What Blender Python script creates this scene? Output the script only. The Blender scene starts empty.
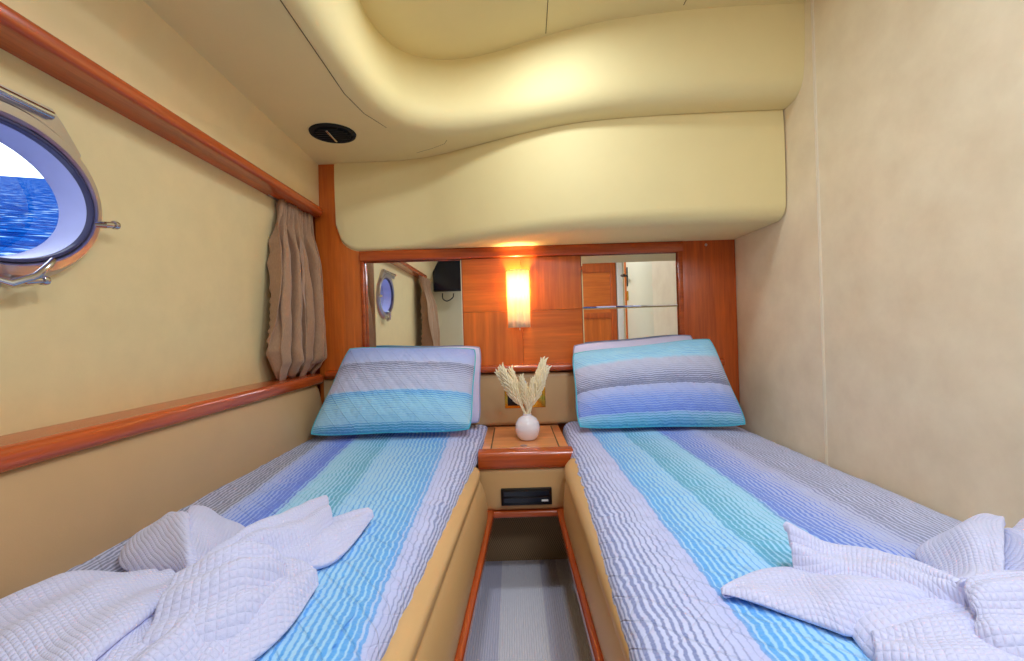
import bpy, bmesh, math, random
from mathutils import Vector, Matrix, noise
random.seed(7)
sc = bpy.context.scene
COL = sc.collection
PI = math.pi

# ------------------------------------------------------------------ camera, world, lights, exposure
cam_d = bpy.data.cameras.new('camera'); cam = bpy.data.objects.new('camera', cam_d); COL.objects.link(cam)
cam_d.sensor_width = 36; cam_d.lens = 36*460/1024; cam_d.clip_start = .02; cam_d.clip_end = 3000
cam.matrix_world = Matrix.Translation((0, 0, .9)) @ Matrix.Rotation(PI/2, 4, 'X') @ Matrix.Rotation(math.radians(-1.8), 4, 'Z')
sc.camera = cam
sc.view_settings.view_transform = 'Standard'; sc.view_settings.look = 'None'
sc.view_settings.gamma = 1; sc.view_settings.use_curve_mapping = False
sc.view_settings.exposure = 0.75
try:
    sc.cycles.use_denoising = True; sc.cycles.max_bounces = 12; sc.cycles.diffuse_bounces = 8
    sc.cycles.sample_clamp_indirect = 6; sc.cycles.caustics_refractive = False
except Exception: pass

world = bpy.data.worlds.new('world'); sc.world = world; world.use_nodes = True
bg = world.node_tree.nodes['Background']; bg.inputs[0].default_value = (.80, .90, 1, 1); bg.inputs[1].default_value = 2.2

def light(name, kind, loc, power, color, size=.1, rot=(0, 0, 0), **kw):
    d = bpy.data.lights.new(name, kind); d.energy = power; d.color = color
    if kind == 'AREA': d.shape = 'DISK'; d.size = size
    if kind == 'POINT': d.shadow_soft_size = size
    for k, v in kw.items(): setattr(d, k, v)
    o = bpy.data.objects.new(name, d); o.location = loc; o.rotation_euler = rot; COL.objects.link(o); return o
LC = (.77, .87, 1)
light('ceiling_downlight_front', 'AREA', (.04, 1.28, 1.915), 3.2, LC, .18)
light('ceiling_downlight_rear', 'AREA', (.35, .30, 1.92), 6.2, LC, .20)
light('entry_fill_light', 'AREA', (.45, -.55, 1.90), 8, LC, .45, (math.radians(30), 0, 0))  # unseen fill added behind the camera to brighten the cabin, no actual fitting

# ------------------------------------------------------------------ material helpers
def lin(c):
    f = lambda v: v/12.92 if v <= .04045 else ((v+.055)/1.055)**2.4
    return tuple(f(v/255) for v in c)+(1,)
class NT:
    def __init__(s, name):
        s.m = bpy.data.materials.new(name); s.m.use_nodes = True
        s.t = s.m.node_tree; s.b = s.t.nodes['Principled BSDF']; s.out = s.t.nodes['Material Output']
    def n(s, typ, **kw):
        n = s.t.nodes.new(typ)
        for k, v in kw.items():
            if k.startswith('i_'): n.inputs[int(k[2:])].default_value = v
            else: setattr(n, k, v)
        return n
    def l(s, a, b): s.t.links.new(a, b)
    def math(s, op, a, b=None, c=None):
        n = s.n('ShaderNodeMath', operation=op)
        for i, v in enumerate((a, b, c)):
            if v is None: continue
            if isinstance(v, (int, float)): n.inputs[i].default_value = v
            else: s.l(v, n.inputs[i])
        return n.outputs[0]
    def ramp(s, fac, stops, interp='LINEAR'):
        r = s.n('ShaderNodeValToRGB'); r.color_ramp.interpolation = interp
        e = r.color_ramp.elements
        while len(e) < len(stops): e.new(.5)
        for el, (p, c) in zip(e, stops): el.position = p; el.color = c
        s.l(fac, r.inputs[0]); return r.outputs[0]
    def mix(s, fac, a, b, blend='MIX'):
        n = s.n('ShaderNodeMix', data_type='RGBA', blend_type=blend)
        for i, v in ((0, fac), (6, a), (7, b)):
            if isinstance(v, (int, float)): n.inputs[i].default_value = v
            elif isinstance(v, tuple): n.inputs[i].default_value = v
            else: s.l(v, n.inputs[i])
        return n.outputs[2]
    def coord(s, scale=(1, 1, 1), which='Object', rot=(0, 0, 0)):
        t = s.n('ShaderNodeTexCoord'); mp = s.n('ShaderNodeMapping')
        mp.inputs['Scale'].default_value = scale; mp.inputs['Rotation'].default_value = rot
        s.l(t.outputs[which], mp.inputs[0]); return mp.outputs[0]
    def noise(s, vec, scale, detail=3, rough=.5):
        n = s.n('ShaderNodeTexNoise'); n.inputs['Scale'].default_value = scale
        n.inputs['Detail'].default_value = detail; n.inputs['Roughness'].default_value = rough
        s.l(vec, n.inputs['Vector']); return n.outputs[0]
    def bump(s, h, strength=.3, dist=.002):
        b = s.n('ShaderNodeBump'); b.inputs['Strength'].default_value = strength; b.inputs['Distance'].default_value = dist
        s.l(h, b.inputs['Height']); s.l(b.outputs[0], s.b.inputs['Normal'])
    def set(s, **kw):
        for k, v in kw.items():
            i = s.b.inputs[k.replace('_', ' ')]
            if hasattr(v, 'node'): s.l(v, i)
            else: i.default_value = v
        return s.m

def simple(name, rgb, rough=.5, metal=0, **kw):
    t = NT(name); c = lin(rgb)
    nz = t.noise(t.coord(), 30, 2)
    col = t.mix(nz, tuple(v*.95 for v in c[:3])+(1,), tuple(min(1, v*1.05) for v in c[:3])+(1,))
    return t.set(Base_Color=col, Roughness=rough, Metallic=metal, **kw)
def vinyl(name, rgb, var=.06, rough=.55, scale=9, weave=.05, tint=None):
    t = NT(name); c = lin(rgb); v = t.coord()
    n1 = t.noise(v, scale, 5, .6)
    n1 = t.ramp(n1, [(.3, (0, 0, 0, 1)), (.7, (1, 1, 1, 1))])
    c2 = lin(tint) if tint else tuple(min(1, k*(1+var)) for k in c[:3])+(1,)
    col = t.mix(n1, tuple(k*(1-var) for k in c[:3])+(1,), c2)
    fine = t.noise(v, 420, 2)
    t.bump(fine, weave*3, .001)
    return t.set(Base_Color=col, Roughness=rough)
def wood(name, rgb, dark, axis='Z', rough=.28, streak=1.0):
    t = NT(name)
    s = {'X': (1.6, 30, 30), 'Y': (30, 1.6, 30), 'Z': (30, 30, 1.6)}[axis]
    v = t.coord(s)
    n1 = t.noise(v, 1.0, 6, .62)
    s2 = tuple(k*4 for k in s); n2 = t.noise(t.coord(s2), 1.0, 3, .6)
    f = t.math('ADD', t.math('MULTIPLY', n1, .75), t.math('MULTIPLY', n2, .25))
    col = t.ramp(f, [(.32, lin(dark)), (.52, lin(rgb)), (.72, lin(tuple(min(255, k*1.12) for k in rgb)))])
    return t.set(Base_Color=col, Roughness=rough, Coat_Weight=.35, Coat_Roughness=.12)

M = {}
M['cream'] = vinyl('cream_headliner', (235, 217, 158), .02, .68, 5)
M['creamdoor'] = vinyl('pale_cream_laminate', (226, 218, 188), .02, .4, 3)
M['hull'] = vinyl('hull_lining', (226, 206, 154), .03, .55, 14, .08)
M['rwall'] = vinyl('mottled_wall_vinyl', (230, 211, 178), .025, .5, 8, .06, (240, 224, 192))
M['fascia'] = vinyl('fascia_vinyl', (232, 210, 160), .03, .5, 8, .06)
M['tan'] = vinyl('tan_leather', (196, 160, 114), .03, .42, 6, .05)
M['tanbase'] = vinyl('light_tan_leather', (212, 172, 118), .03, .4, 6, .05)
WR, WD = (210, 108, 36), (194, 92, 28)
M['woodz'] = wood('cherry_upright_grain', WR, WD, 'Z')
M['woodx'] = wood('cherry_level_grain', WR, WD, 'X')
M['woody'] = wood('cherry_rail', (186, 82, 32), (156, 60, 20), 'Y', .25)
M['woodl'] = wood('cherry_light', (226, 150, 92), (212, 128, 72), 'X', .3)
M['woodd'] = wood('cherry_deep', (180, 78, 26), (148, 56, 16), 'X', .25)
M['woodp'] = wood('cherry_panel_deep', (190, 86, 26), (160, 64, 16), 'Z', .3)
M['black'] = simple('black_plastic', (14, 14, 18), .3)
M['matte'] = simple('matte_black', (6, 6, 9), .8)
M['seam'] = simple('seam_shadow_gap', (92, 74, 44), .8)
M['seamr'] = simple('wall_stitching', (232, 218, 192), .6)
M['gold'] = simple('polished_brass', (222, 170, 60), .2, 1)
M['chrome'] = simple('polished_steel', (205, 205, 212), .12, 1)
M['satin'] = simple('satin_aluminium', (190, 182, 190), .28, 1)
M['gasket'] = simple('dark_rubber', (56, 56, 96), .5)
M['reveal'] = simple('white_window_reveal', (170, 178, 236), .35)
M['white'] = simple('white_plastic', (235, 235, 235), .35)
M['ceramic'] = simple('white_ceramic', (236, 230, 236), .12, 0, Coat_Weight=.5)
M['plume'] = simple('dried_plume', (246, 234, 200), .8)
M['kick'] = simple('dark_kick_board', (70, 48, 30), .6)
M['lav'] = vinyl('lavender_cotton', (214, 212, 246), .03, .8, 20, .2)
M['teal'] = simple('teal_piping', (84, 190, 214), .8)
M['bluepipe'] = simple('blue_piping', (92, 128, 220), .8)
M['greypipe'] = simple('grey_edging', (150, 158, 196), .8)
M['tv'] = simple('dark_screen', (16, 24, 40), .1)
# mirror
t = NT('mirror_glass'); M['mirror'] = t.set(Base_Color=(.93, .94, .93, 1), Metallic=1.0, Roughness=.0)
# window glass
t = NT('window_glass'); tr = t.n('ShaderNodeBsdfTransparent'); gl = t.n('ShaderNodeBsdfGlossy'); gl.inputs['Roughness'].default_value = 0
fr = t.n('ShaderNodeFresnel'); fr.inputs[0].default_value = 1.3; mx = t.n('ShaderNodeMixShader')
t.l(fr.outputs[0], mx.inputs[0]); t.l(tr.outputs[0], mx.inputs[1]); t.l(gl.outputs[0], mx.inputs[2]); t.l(mx.outputs[0], t.out.inputs[0]); M['glass'] = t.m
# lamp shade
t = NT('pleated_lamp_shade'); tl = t.n('ShaderNodeBsdfTranslucent'); tl.inputs[0].default_value = (1, .90, .66, 1)
df = t.n('ShaderNodeBsdfDiffuse'); df.inputs[0].default_value = (.97, .94, .86, 1); mx = t.n('ShaderNodeMixShader'); mx.inputs[0].default_value = .62
t.l(df.outputs[0], mx.inputs[1]); t.l(tl.outputs[0], mx.inputs[2]); t.l(mx.outputs[0], t.out.inputs[0]); M['shade'] = t.m
t = NT('glowing_bulb'); M['bulb'] = t.set(Base_Color=(1, .8, .5, 1), Emission_Color=(1, .76, .42, 1), Emission_Strength=210)
# carpet
t = NT('striped_carpet'); v = t.coord(); sx = t.n('ShaderNodeSeparateXYZ'); t.l(v, sx.inputs[0])
st = t.ramp(t.math('ADD', sx.outputs[0], .5), [(.0, lin((214, 211, 232))), (.43, lin((246, 243, 252))), (.575, lin((218, 214, 234))), (.64, lin((240, 236, 248)))], 'CONSTANT')
lines = t.math('MULTIPLY', t.math('ADD', t.math('SINE', t.math('MULTIPLY', sx.outputs[0], 900)), 1), .5)
nz = t.noise(t.coord((1, .12, 1)), 300, 3)
col = t.mix(t.math('MULTIPLY', nz, .35), st, lin((196, 190, 206)))
t.bump(t.math('ADD', nz, lines), .4, .003); M['carpet'] = t.set(Base_Color=col, Roughness=.95)
# woven panel
t = NT('woven_tan_panel'); v = t.coord((260, 1, 130), 'Object'); ck = t.n('ShaderNodeTexChecker'); ck.inputs[3].default_value = 1
ck.inputs[1].default_value = lin((178, 146, 108)); ck.inputs[2].default_value = lin((136, 108, 78)); t.l(v, ck.inputs[0]); M['woven'] = t.set(Base_Color=ck.outputs[0], Roughness=.9)
# curtain
t = NT('taupe_curtain_cloth'); v = t.coord((1, 1, .3)); n1 = t.noise(v, 300, 2)
col = t.mix(n1, lin((146, 110, 80)), lin((184, 146, 112))); t.bump(n1, .25, .001); M['curtain'] = t.set(Base_Color=col, Roughness=.75, Sheen_Weight=.3)
# waffle towel (UV in metres)
t = NT('white_waffle_towel'); uv = t.n('ShaderNodeTexCoord'); sx = t.n('ShaderNodeSeparateXYZ'); t.l(uv.outputs['UV'], sx.inputs[0])
K = 2*PI/.0078
a = t.math('ABSOLUTE', t.math('SINE', t.math('MULTIPLY', sx.outputs[0], K/2))); b = t.math('ABSOLUTE', t.math('SINE', t.math('MULTIPLY', sx.outputs[1], K/2)))
h = t.math('POWER', t.math('MULTIPLY', a, b), .6); n1 = t.noise(t.coord(), 500, 2); hh = t.math('ADD', h, t.math('MULTIPLY', n1, .5))
t.bump(hh, .6, .0026); M['towel'] = t.set(Base_Color=lin((214, 217, 252)), Roughness=.95, Sheen_Weight=.3)
# sea
t = NT('sea_water'); v = t.coord((.55, 1.6, 1), 'Object', (0, 0, .75)); n1 = t.noise(v, 1.1, 7, .62)
col = t.ramp(n1, [(.36, lin((0, 26, 84))), (.50, lin((2, 52, 124))), (.585, lin((10, 80, 150))), (.64, lin((150, 166, 180)))])
t.bump(n1, .8, .5); M['sea'] = t.set(Base_Color=col, Roughness=.35, Specular_IOR_Level=0.0)

def quilt_mat(name, light_stops, dark_stops, duty_stops, length, diag=True, period=.0115, wav=.0029):
    """UV.x = metres across the stripes; each stop list is given in metres."""
    t = NT(name); uv = t.n('ShaderNodeTexCoord'); sx = t.n('ShaderNodeSeparateXYZ'); t.l(uv.outputs['UV'], sx.inputs[0])
    U, V = sx.outputs[0], sx.outputs[1]
    mp = t.n('ShaderNodeMapping'); mp.inputs['Scale'].default_value = (10, 38, 1); t.l(uv.outputs['UV'], mp.inputs[0])
    w = t.math('SUBTRACT', t.noise(mp.outputs[0], 1.3, 3, .6), .5)
    mp2 = t.n('ShaderNodeMapping'); mp2.inputs['Scale'].default_value = (3, 6, 1); t.l(uv.outputs['UV'], mp2.inputs[0])
    w2 = t.math('SUBTRACT', t.noise(mp2.outputs[0], 1.0, 2), .5)
    u = t.math('ADD', t.math('ADD', U, t.math('MULTIPLY', w, wav*4)), t.math('MULTIPLY', w2, .018))
    un = t.math('DIVIDE', u, length)
    N = lambda st: [(p/length, c if isinstance(c, tuple) and len(c) == 4 else lin(c)) for p, c in st]
    lc = t.ramp(un, N(light_stops)); dc = t.ramp(un, N(dark_stops))
    du = t.ramp(un, [(p/length, (d, d, d, 1)) for p, d in duty_stops])
    fr = t.math('FRACT', t.math('DIVIDE', u, period))
    tri = t.math('ABSOLUTE', t.math('SUBTRACT', t.math('MULTIPLY', fr, 2), 1))       # 0..1
    mp3 = t.n('ShaderNodeMapping'); mp3.inputs['Scale'].default_value = (60, 9, 1); t.l(uv.outputs['UV'], mp3.inputs[0])
    du2 = t.math('ADD', du, t.math('MULTIPLY', t.math('SUBTRACT', t.noise(mp3.outputs[0], 1.0, 2), .5), .55))
    ms = t.n('ShaderNodeMapRange'); ms.interpolation_type = 'SMOOTHSTEP'
    t.l(tri, ms.inputs[0]); t.l(t.math('SUBTRACT', du2, .26), ms.inputs[1]); t.l(t.math('ADD', du2, .16), ms.inputs[2])
    ms.inputs[3].default_value = 1; ms.inputs[4].default_value = 0
    brk = t.noise(mp.outputs[0], 6, 2); line = t.math('MULTIPLY', ms.outputs[0], t.math('ADD', .58, t.math('MULTIPLY', brk, .5)))
    fine = t.noise(uv.outputs['UV'], 380, 2)
    col = t.mix(line, lc, dc); col = t.mix(t.math('MULTIPLY', fine, .16), col, lin((225, 232, 250)))
    hgt = t.math('ADD', t.math('MULTIPLY', w, 1.0), t.math('MULTIPLY', t.noise(uv.outputs['UV'], 55, 3), 1.2))
    if diag:
        for sgn in (1, -1):
            g = t.math('ABSOLUTE', t.math('SINE', t.math('MULTIPLY', t.math('ADD', U, t.math('MULTIPLY', V, sgn)), PI/.062)))
            g = t.math('MINIMUM', t.math('MULTIPLY', g, 6), 1); hgt = t.math('ADD', hgt, t.math('MULTIPLY', g, .9 if sgn > 0 else .35))
    t.bump(hgt, .55, .004)
    return t.set(Base_Color=col, Roughness=.85, Sheen_Weight=.15)
GL, GD = (204, 210, 245), (118, 128, 172)
NL, ND = (204, 212, 250), (102, 116, 178)
CL, CD = (160, 216, 255), (34, 156, 240)
TL, TD = (160, 218, 255), (0, 160, 205)
BL, BD = (166, 194, 252), (62, 112, 226)
VL = (192, 200, 248)

# ------------------------------------------------------------------ object helpers
def tag(o, label=None, cat=None, group=None, kind=None):
    if label: o['label'] = label
    if cat: o['category'] = cat
    if group: o['group'] = group
    if kind: o['kind'] = kind
    return o
def empty(name, loc, label=None, cat=None, group=None, kind=None):
    o = bpy.data.objects.new(name, None); o.location = loc; o.empty_display_size = .05; COL.objects.link(o)
    return tag(o, label, cat, group, kind)
def child(o, p):
    o.parent = p      # every mesh is built in world coordinates; an Empty only marks its thing's base
    if not p.data: o.matrix_parent_inverse = Matrix.Translation(p.location).inverted()
    return o
class MB:
    def __init__(s): s.bm = bmesh.new(); s.uv = s.bm.loops.layers.uv.new('UVMap')
    def box(s, x0, x1, y0, y1, z0, z1, bev=0, seg=2):
        r = bmesh.ops.create_cube(s.bm, size=1)['verts']
        for v in r: v.co = Vector(((x0+x1)/2+v.co.x*(x1-x0), (y0+y1)/2+v.co.y*(y1-y0), (z0+z1)/2+v.co.z*(z1-z0)))
        if bev:
            e = list({e for v in r for e in v.link_edges})
            bmesh.ops.bevel(s.bm, geom=e, offset=bev, segments=seg, affect='EDGES', profile=.5)
        return s
    def grid(s, f, nu, nv, uvf=None, closeu=False, closev=False, flip=False):
        V = [[s.bm.verts.new(f(i/nu, j/nv)) for j in range(nv+(0 if closev else 1))] for i in range(nu+(0 if closeu else 1))]
        for i in range(nu):
            for j in range(nv):
                i2 = (i+1) % len(V); j2 = (j+1) % len(V[0])
                q = [V[i][j], V[i2][j], V[i2][j2], V[i][j2]]; ij = [(i, j), (i+1, j), (i+1, j+1), (i, j+1)]
                if flip: q.reverse(); ij.reverse()
                try: fc = s.bm.faces.new(q)
                except ValueError: continue
                if uvf:
                    for lp, (a, b) in zip(fc.loops, ij): lp[s.uv].uv = uvf(a/nu, b/nv)
        return V
    def cap(s, vs, flip=False):
        try: s.bm.faces.new(list(reversed(vs)) if flip else vs)
        except ValueError: pass
    def tube(s, pts, r, n=10, closed=False, caps=True):
        pts = [Vector(p) for p in pts]; rr = r if isinstance(r, (list, tuple)) else [r]*len(pts)
        rings = []; ref = None
        for i, p in enumerate(pts):
            a = pts[i-1] if (i > 0 or closed) else p; b = pts[(i+1) % len(pts)] if (i < len(pts)-1 or closed) else p
            d = (b-a).normalized()
            if ref is None: ref = d.orthogonal().normalized()
            ref = (ref-d*ref.dot(d)); ref = ref.normalized() if ref.length > 1e-6 else d.orthogonal().normalized()
            o = d.cross(ref)
            rings.append([s.bm.verts.new(p+(ref*math.cos(2*PI*k/n)+o*math.sin(2*PI*k/n))*rr[i]) for k in range(n)])
        m = len(rings)
        for i in range(m if closed else m-1):
            A, B = rings[i], rings[(i+1) % m]
            for k in range(n): s.cap([A[k], A[(k+1) % n], B[(k+1) % n], B[k]])
        if caps and not closed: s.cap(rings[0], True); s.cap(rings[-1])
        return s
    def lathe(s, prof, c, axis='Z', n=24):
        c = Vector(c); ax = {'Z': (Vector((1, 0, 0)), Vector((0, 1, 0)), Vector((0, 0, 1))), 'X': (Vector((0, 1, 0)), Vector((0, 0, 1)), Vector((1, 0, 0))), 'Y': (Vector((0, 0, 1)), Vector((1, 0, 0)), Vector((0, 1, 0)))}[axis]
        R = [[s.bm.verts.new(c+(ax[0]*math.cos(2*PI*k/n)+ax[1]*math.sin(2*PI*k/n))*r+ax[2]*h) for k in range(n)] for r, h in prof]
        for A, B in zip(R, R[1:]):
            for k in range(n): s.cap([A[k], A[(k+1) % n], B[(k+1) % n], B[k]])
        s.cap(R[0], True); s.cap(R[-1]); return s
    def prism(s, prof, path_fn, ts):
        """loft closed profile (list of 2D) through path_fn(t,p)->xyz."""
        R = [[s.bm.verts.new(path_fn(t, p)) for p in prof] for t in ts]
        n = len(prof)
        for A, B in zip(R, R[1:]):
            for k in range(n): s.cap([A[k], A[(k+1) % n], B[(k+1) % n], B[k]])
        s.cap(R[0], True); s.cap(R[-1]); return s
    def build(s, name, mat, parent=None, smooth=True, auto=35, **tg):
        bmesh.ops.recalc_face_normals(s.bm, faces=s.bm.faces)
        me = bpy.data.meshes.new(name)
        if smooth:
            for f in s.bm.faces: f.smooth = True
            ang = math.radians(auto)
            for e in s.bm.edges:
                if len(e.link_faces) == 2 and e.calc_face_angle(0) > ang: e.smooth = False
        s.bm.to_mesh(me); s.bm.free()
        me.materials.append(mat); o = bpy.data.objects.new(name, me); COL.objects.link(o)
        if parent: child(o, parent)
        return tag(o, **tg)
def solid(o, th, off=-1):
    m = o.modifiers.new('thickness', 'SOLIDIFY'); m.thickness = th; m.offset = off; return o
def roundrect(x0, x1, z0, z1, r, n=5, corners=(1, 1, 1, 1)):
    out = []
    for (cx, cz, a0, on) in ((x1, z1, 0, corners[0]), (x0, z1, 90, corners[1]), (x0, z0, 180, corners[2]), (x1, z0, 270, corners[3])):
        if not on: out.append((cx, cz)); continue
        ox, oz = cx-r*(1 if cx == x1 else -1), cz-r*(1 if cz == z1 else -1)
        for k in range(n+1):
            a = math.radians(a0+90*k/n); out.append((ox+r*math.cos(a), oz+r*math.sin(a)))
    return out
def interp(pts, t):
    """piecewise smooth interpolation: pts = [(t, v), ...]"""
    if t <= pts[0][0]: return pts[0][1]
    for (a, va), (b, vb) in zip(pts, pts[1:]):
        if t <= b:
            k = (t-a)/(b-a); return va+(vb-va)*k
    return pts[-1][1]
def catmull(P, n):
    P = [Vector(p) for p in P]; Q = [P[0]*2-P[1]]+P+[P[-1]*2-P[-2]]; out = []
    L = [0]
    for a, b in zip(P, P[1:]): L.append(L[-1]+(b-a).length)
    for i in range(n+1):
        s = L[-1]*i/n; k = 0
        while k < len(P)-2 and s > L[k+1]: k += 1
        u = (s-L[k])/max(1e-9, L[k+1]-L[k]); p0, p1, p2, p3 = Q[k:k+4]
        out.append(.5*((2*p1)+(p2-p0)*u+(2*p0-5*p1+4*p2-p3)*u*u+(3*p1-p0-3*p2+p3)*u**3))
    return out
YB = -1.0            # the cabin's rear bulkhead
def hx(z): return -.91+(z-.74)*.06      # the hull lining leans in a little

# ------------------------------------------------------------------ floor and outer walls
MB().box(-1.1, 1.5, YB-.05, 2.1, -.05, 0).build('floor', M['carpet'], label='pale lavender striped carpet between the two beds', cat='floor', kind='structure')
# hull wall with an oval porthole opening
PC, PA, PB = (.79, 1.170), .170, .1175
b = MB(); n = 64; y0, y1, z0, z1 = YB, 2.06, .70, 1.70
inner, outer = [], []
for k in range(n):
    a = 2*PI*k/n; c, s_ = math.cos(a), math.sin(a)
    y, z = PC[0]+PA*c, PC[1]+PB*s_; inner.append(b.bm.verts.new((hx(z), y, z)))
    tt = min((y1-PC[0])/c if c > 1e-9 else 1e9, (y0-PC[0])/c if c < -1e-9 else 1e9, (z1-PC[1])/s_ if s_ > 1e-9 else 1e9, (z0-PC[1])/s_ if s_ < -1e-9 else 1e9)
    outer.append((PC[0]+c*tt, PC[1]+s_*tt))
ov = [b.bm.verts.new((hx(z), y, z)) for y, z in outer]
for k in range(n): b.cap([inner[k], inner[(k+1) % n], ov[(k+1) % n], ov[k]])
crn = [(y1, z1), (y0, z1), (y0, z0), (y1, z0)]
for (y, z) in crn:
    best = min(range(n), key=lambda k: 0 if (outer[k][0]-y)*(outer[(k+1) % n][0]-y) <= 1e-9 and (outer[k][1]-z)*(outer[(k+1) % n][1]-z) <= 1e-9 and abs(outer[k][0]-y)+abs(outer[k][1]-z) < .4 else 9+abs(outer[k][0]-y)+abs(outer[k][1]-z))
    b.cap([ov[best], ov[(best+1) % n], b.bm.verts.new((hx(z), y, z))])
b.build('wall_left', M['hull'], smooth=False, label='pale yellow hull lining wall around the porthole', cat='wall', kind='structure')
# wall_right : mottled vinyl with a stitched seam, door leaf nearer the camera
wr = MB().box(.98, 1.02, .82, 2.06, 0, 2.05).build('wall_right', M['rwall'], label='mottled beige vinyl wall along the right bed', cat='wall', kind='structure')
b = MB()
for dy in (-.004, .004): b.tube([(.9795, 1.452+dy, .02), (.9795, 1.452+dy, 2.0)], .0022, 6)
b.build('seam', M['seamr'], wr)
# door in the right wall (seen in the mirror)
dr = MB().box(.982, 1.02, .10, .82, 0, 2.05, .002).build('door_1', M['creamdoor'], label='pale cream door in the right wall reflected in the right mirror', cat='door', kind='structure')
b = MB(); b.box(.976, .983, .125, .155, 1.24, 1.40, .003); b.tube([(.978, .14, 1.33), (.935, .14, 1.33), (.93, .15, 1.33), (.93, .24, 1.328)], .009, 8); b.build('handle', M['black'], dr)
b = MB(); b.box(.974, .983, .125, .157, 1.12, 1.20, .003); b.build('lock_plate', M['gold'], dr)
b = MB(); b.lathe([(.010, 0), (.010, .01), (.006, .012)], (.975, .141, 1.17), 'X', 16); b.build('lock_knob', M['black'], dr)
MB().box(.97, 1.03, .075, .10, 0, 2.05, .004).build('trim_1', M['woodz'], label='narrow wooden edge strip at the end of the right wall', cat='trim', kind='structure')
MB().box(.98, 1.25, .03, .075, 0, 2.05).build('wall_entry', M['creamdoor'], label='cream return wall beside the entry', cat='wall', kind='structure')
MB().box(1.25, 1.29, YB, .075, 0, 2.05).build('wall_entry_side', M['creamdoor'], label='cream side wall of the entry passage', cat='wall', kind='structure')
MB().box(-1.05, 1.29, YB-.04, YB, 0, 2.05).build('wall_front', M['creamdoor'], label='cream bulkhead facing the headboard', cat='wall', kind='structure')
# wooden locker door on that bulkhead
lk = empty('locker_door', (.9, YB+.012, 0), 'wooden framed locker door seen at left in the right mirror', 'door')
b = MB(); fr_ = [(.60, .66), (1.08, 1.14)]
for a, c in fr_: b.box(a, c, YB+.001, YB+.025, .02, 1.62, .003)
for a, c in ((.02, .12), (1.0, 1.06), (1.50, 1.62)): b.box(.66, 1.08, YB+.001, YB+.025, a, c, .003)
b.build('frame', M['woodp'], lk)
MB().box(.66, 1.08, YB+.001, YB+.014, .12, 1.0).build('lower_panel', M['woodz'], lk)
MB().box(.66, 1.08, YB+.001, YB+.014, 1.06, 1.50).build('upper_panel', M['woodx'], lk)
MB().box(1.15, 1.215, YB+.001, YB+.03, 0, 2.04, .004).build('trim_2', M['white'], label='white door post beside the wooden locker door', cat='trim', kind='structure')
MB().box(.4, 1.14, YB+.001, YB+.02, 1.68, 1.75, .004).build('trim_3', M['woodx'], label='wooden header strip above the locker door', cat='trim', kind='structure')

# ------------------------------------------------------------------ back bulkhead
MB().box(-.99, 1.02, 2.03, 2.08, 0, 2.05).build('wall_back', M['woodp'], label='wooden bulkhead behind the headboard', cat='wall', kind='structure')
hb = empty('headboard', (.04, 2.03, .5), 'wide cherry wood headboard panelling holding two mirrors and the lamp', 'headboard')
MB().box(-.84, -.648, 1.998, 2.03, .45, 1.66, .002).build('corner_panel', M['woodz'], hb, label='tall left corner panel')
b = MB(); b.box(.748, .978, 1.994, 2.03, .45, 1.30, .003); b.build('corner_panel', M['woodp'], hb, label='darker right corner panel')
b = MB(); b.lathe([(.006, 0), (.005, -.003), (.001, -.0035)], (.852, 1.994, 1.245), 'Y', 16); b.build('screw_cap', M['satin'], hb)
xs = (-.209, .047, .307); zs = (.75, .985, 1.217)
for i in range(2):
    for j in range(2):
        MB().box(xs[i]+.0005, xs[i+1]-.0005, 2.004, 2.03, zs[j]+.0005, zs[j+1]-.0005, .001, 1).build('veneer_panel', M['woodz'] if (i+j) % 2 == 0 else M['woodx'], hb)
for x0, x1 in ((-.648, -.209), (.307, .748)): MB().box(x0, x1, 2.012, 2.03, .75, 1.217).build('mirror_backing', M['woodp'], hb)
pr = roundrect(-.016, .02, 1.218, 1.264, .008, 3, (0, 1, 1, 0))
MB().prism(pr, lambda t, p: (t, 2.0+p[0], p[1]), [-.648, .05, .748]).build('top_moulding', M['woodd'], hb)
for x0, x1 in ((-.648, -.634), (.727, .748)): MB().box(x0, x1, 1.99, 2.02, .75, 1.218, .003).build('side_moulding', M['woodd'], hb)
pr = roundrect(-.045, .03, .722, .752, .013, 5, (0, 1, 1, 0))
MB().prism(pr, lambda t, p: (t, 2.0+p[0], p[1]), [-.80, -.2, .3, .90]).build('head_rail', M['woodd'], hb)
pr = roundrect(-.012, .03, .49, .716, .02, 5, (0, 1, 1, 0))
MB().prism(pr, lambda t, p: (t, 2.0+p[0]-.012*math.cos((t-.045)/1.8*PI), p[1]), [-.82+i*.1 for i in range(18)]).build('padded_panel', M['tan'], hb, label='tan padded strip under the head rail')

# mirrors
def pane(name, x0, x1, z0, z1, parent, L=.004, R=.004, Bt=.004, T=.004, dl=.0015, dt=.0015):
    yf, yb, d0 = 2.000, 2.0115, .0012
    b = MB(); yL, yT = yf+dl, yf+dt
    I = [(x0+L, z0+Bt), (x1-R, z0+Bt), (x1-R, z1-T), (x0+L, z1-T)]; O = [(x0, z0), (x1, z0), (x1, z1), (x0, z1)]
    v = lambda p, y: b.bm.verts.new((p[0], y, p[1]))
    b.cap([v(p, yf) for p in I])
    for k, y in ((0, yf+d0), (1, yf+d0), (2, yT), (3, yL)):
        m = (k+1) % 4; b.cap([v(O[k], y), v(O[m], y), v(I[m], yf), v(I[k], yf)]); b.cap([v(O[k], yb), v(O[m], yb), v(O[m], y), v(O[k], y)])
    b.cap([v(p, yb) for p in O]); return b.build(name, M['mirror'], parent, smooth=False)
ml = empty('wall_mirror', (-.42, 2.01, .76), 'left wall mirror above the pillows, reflecting the curtain and a dark screen', 'mirror', 'headboard mirrors')
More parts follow.
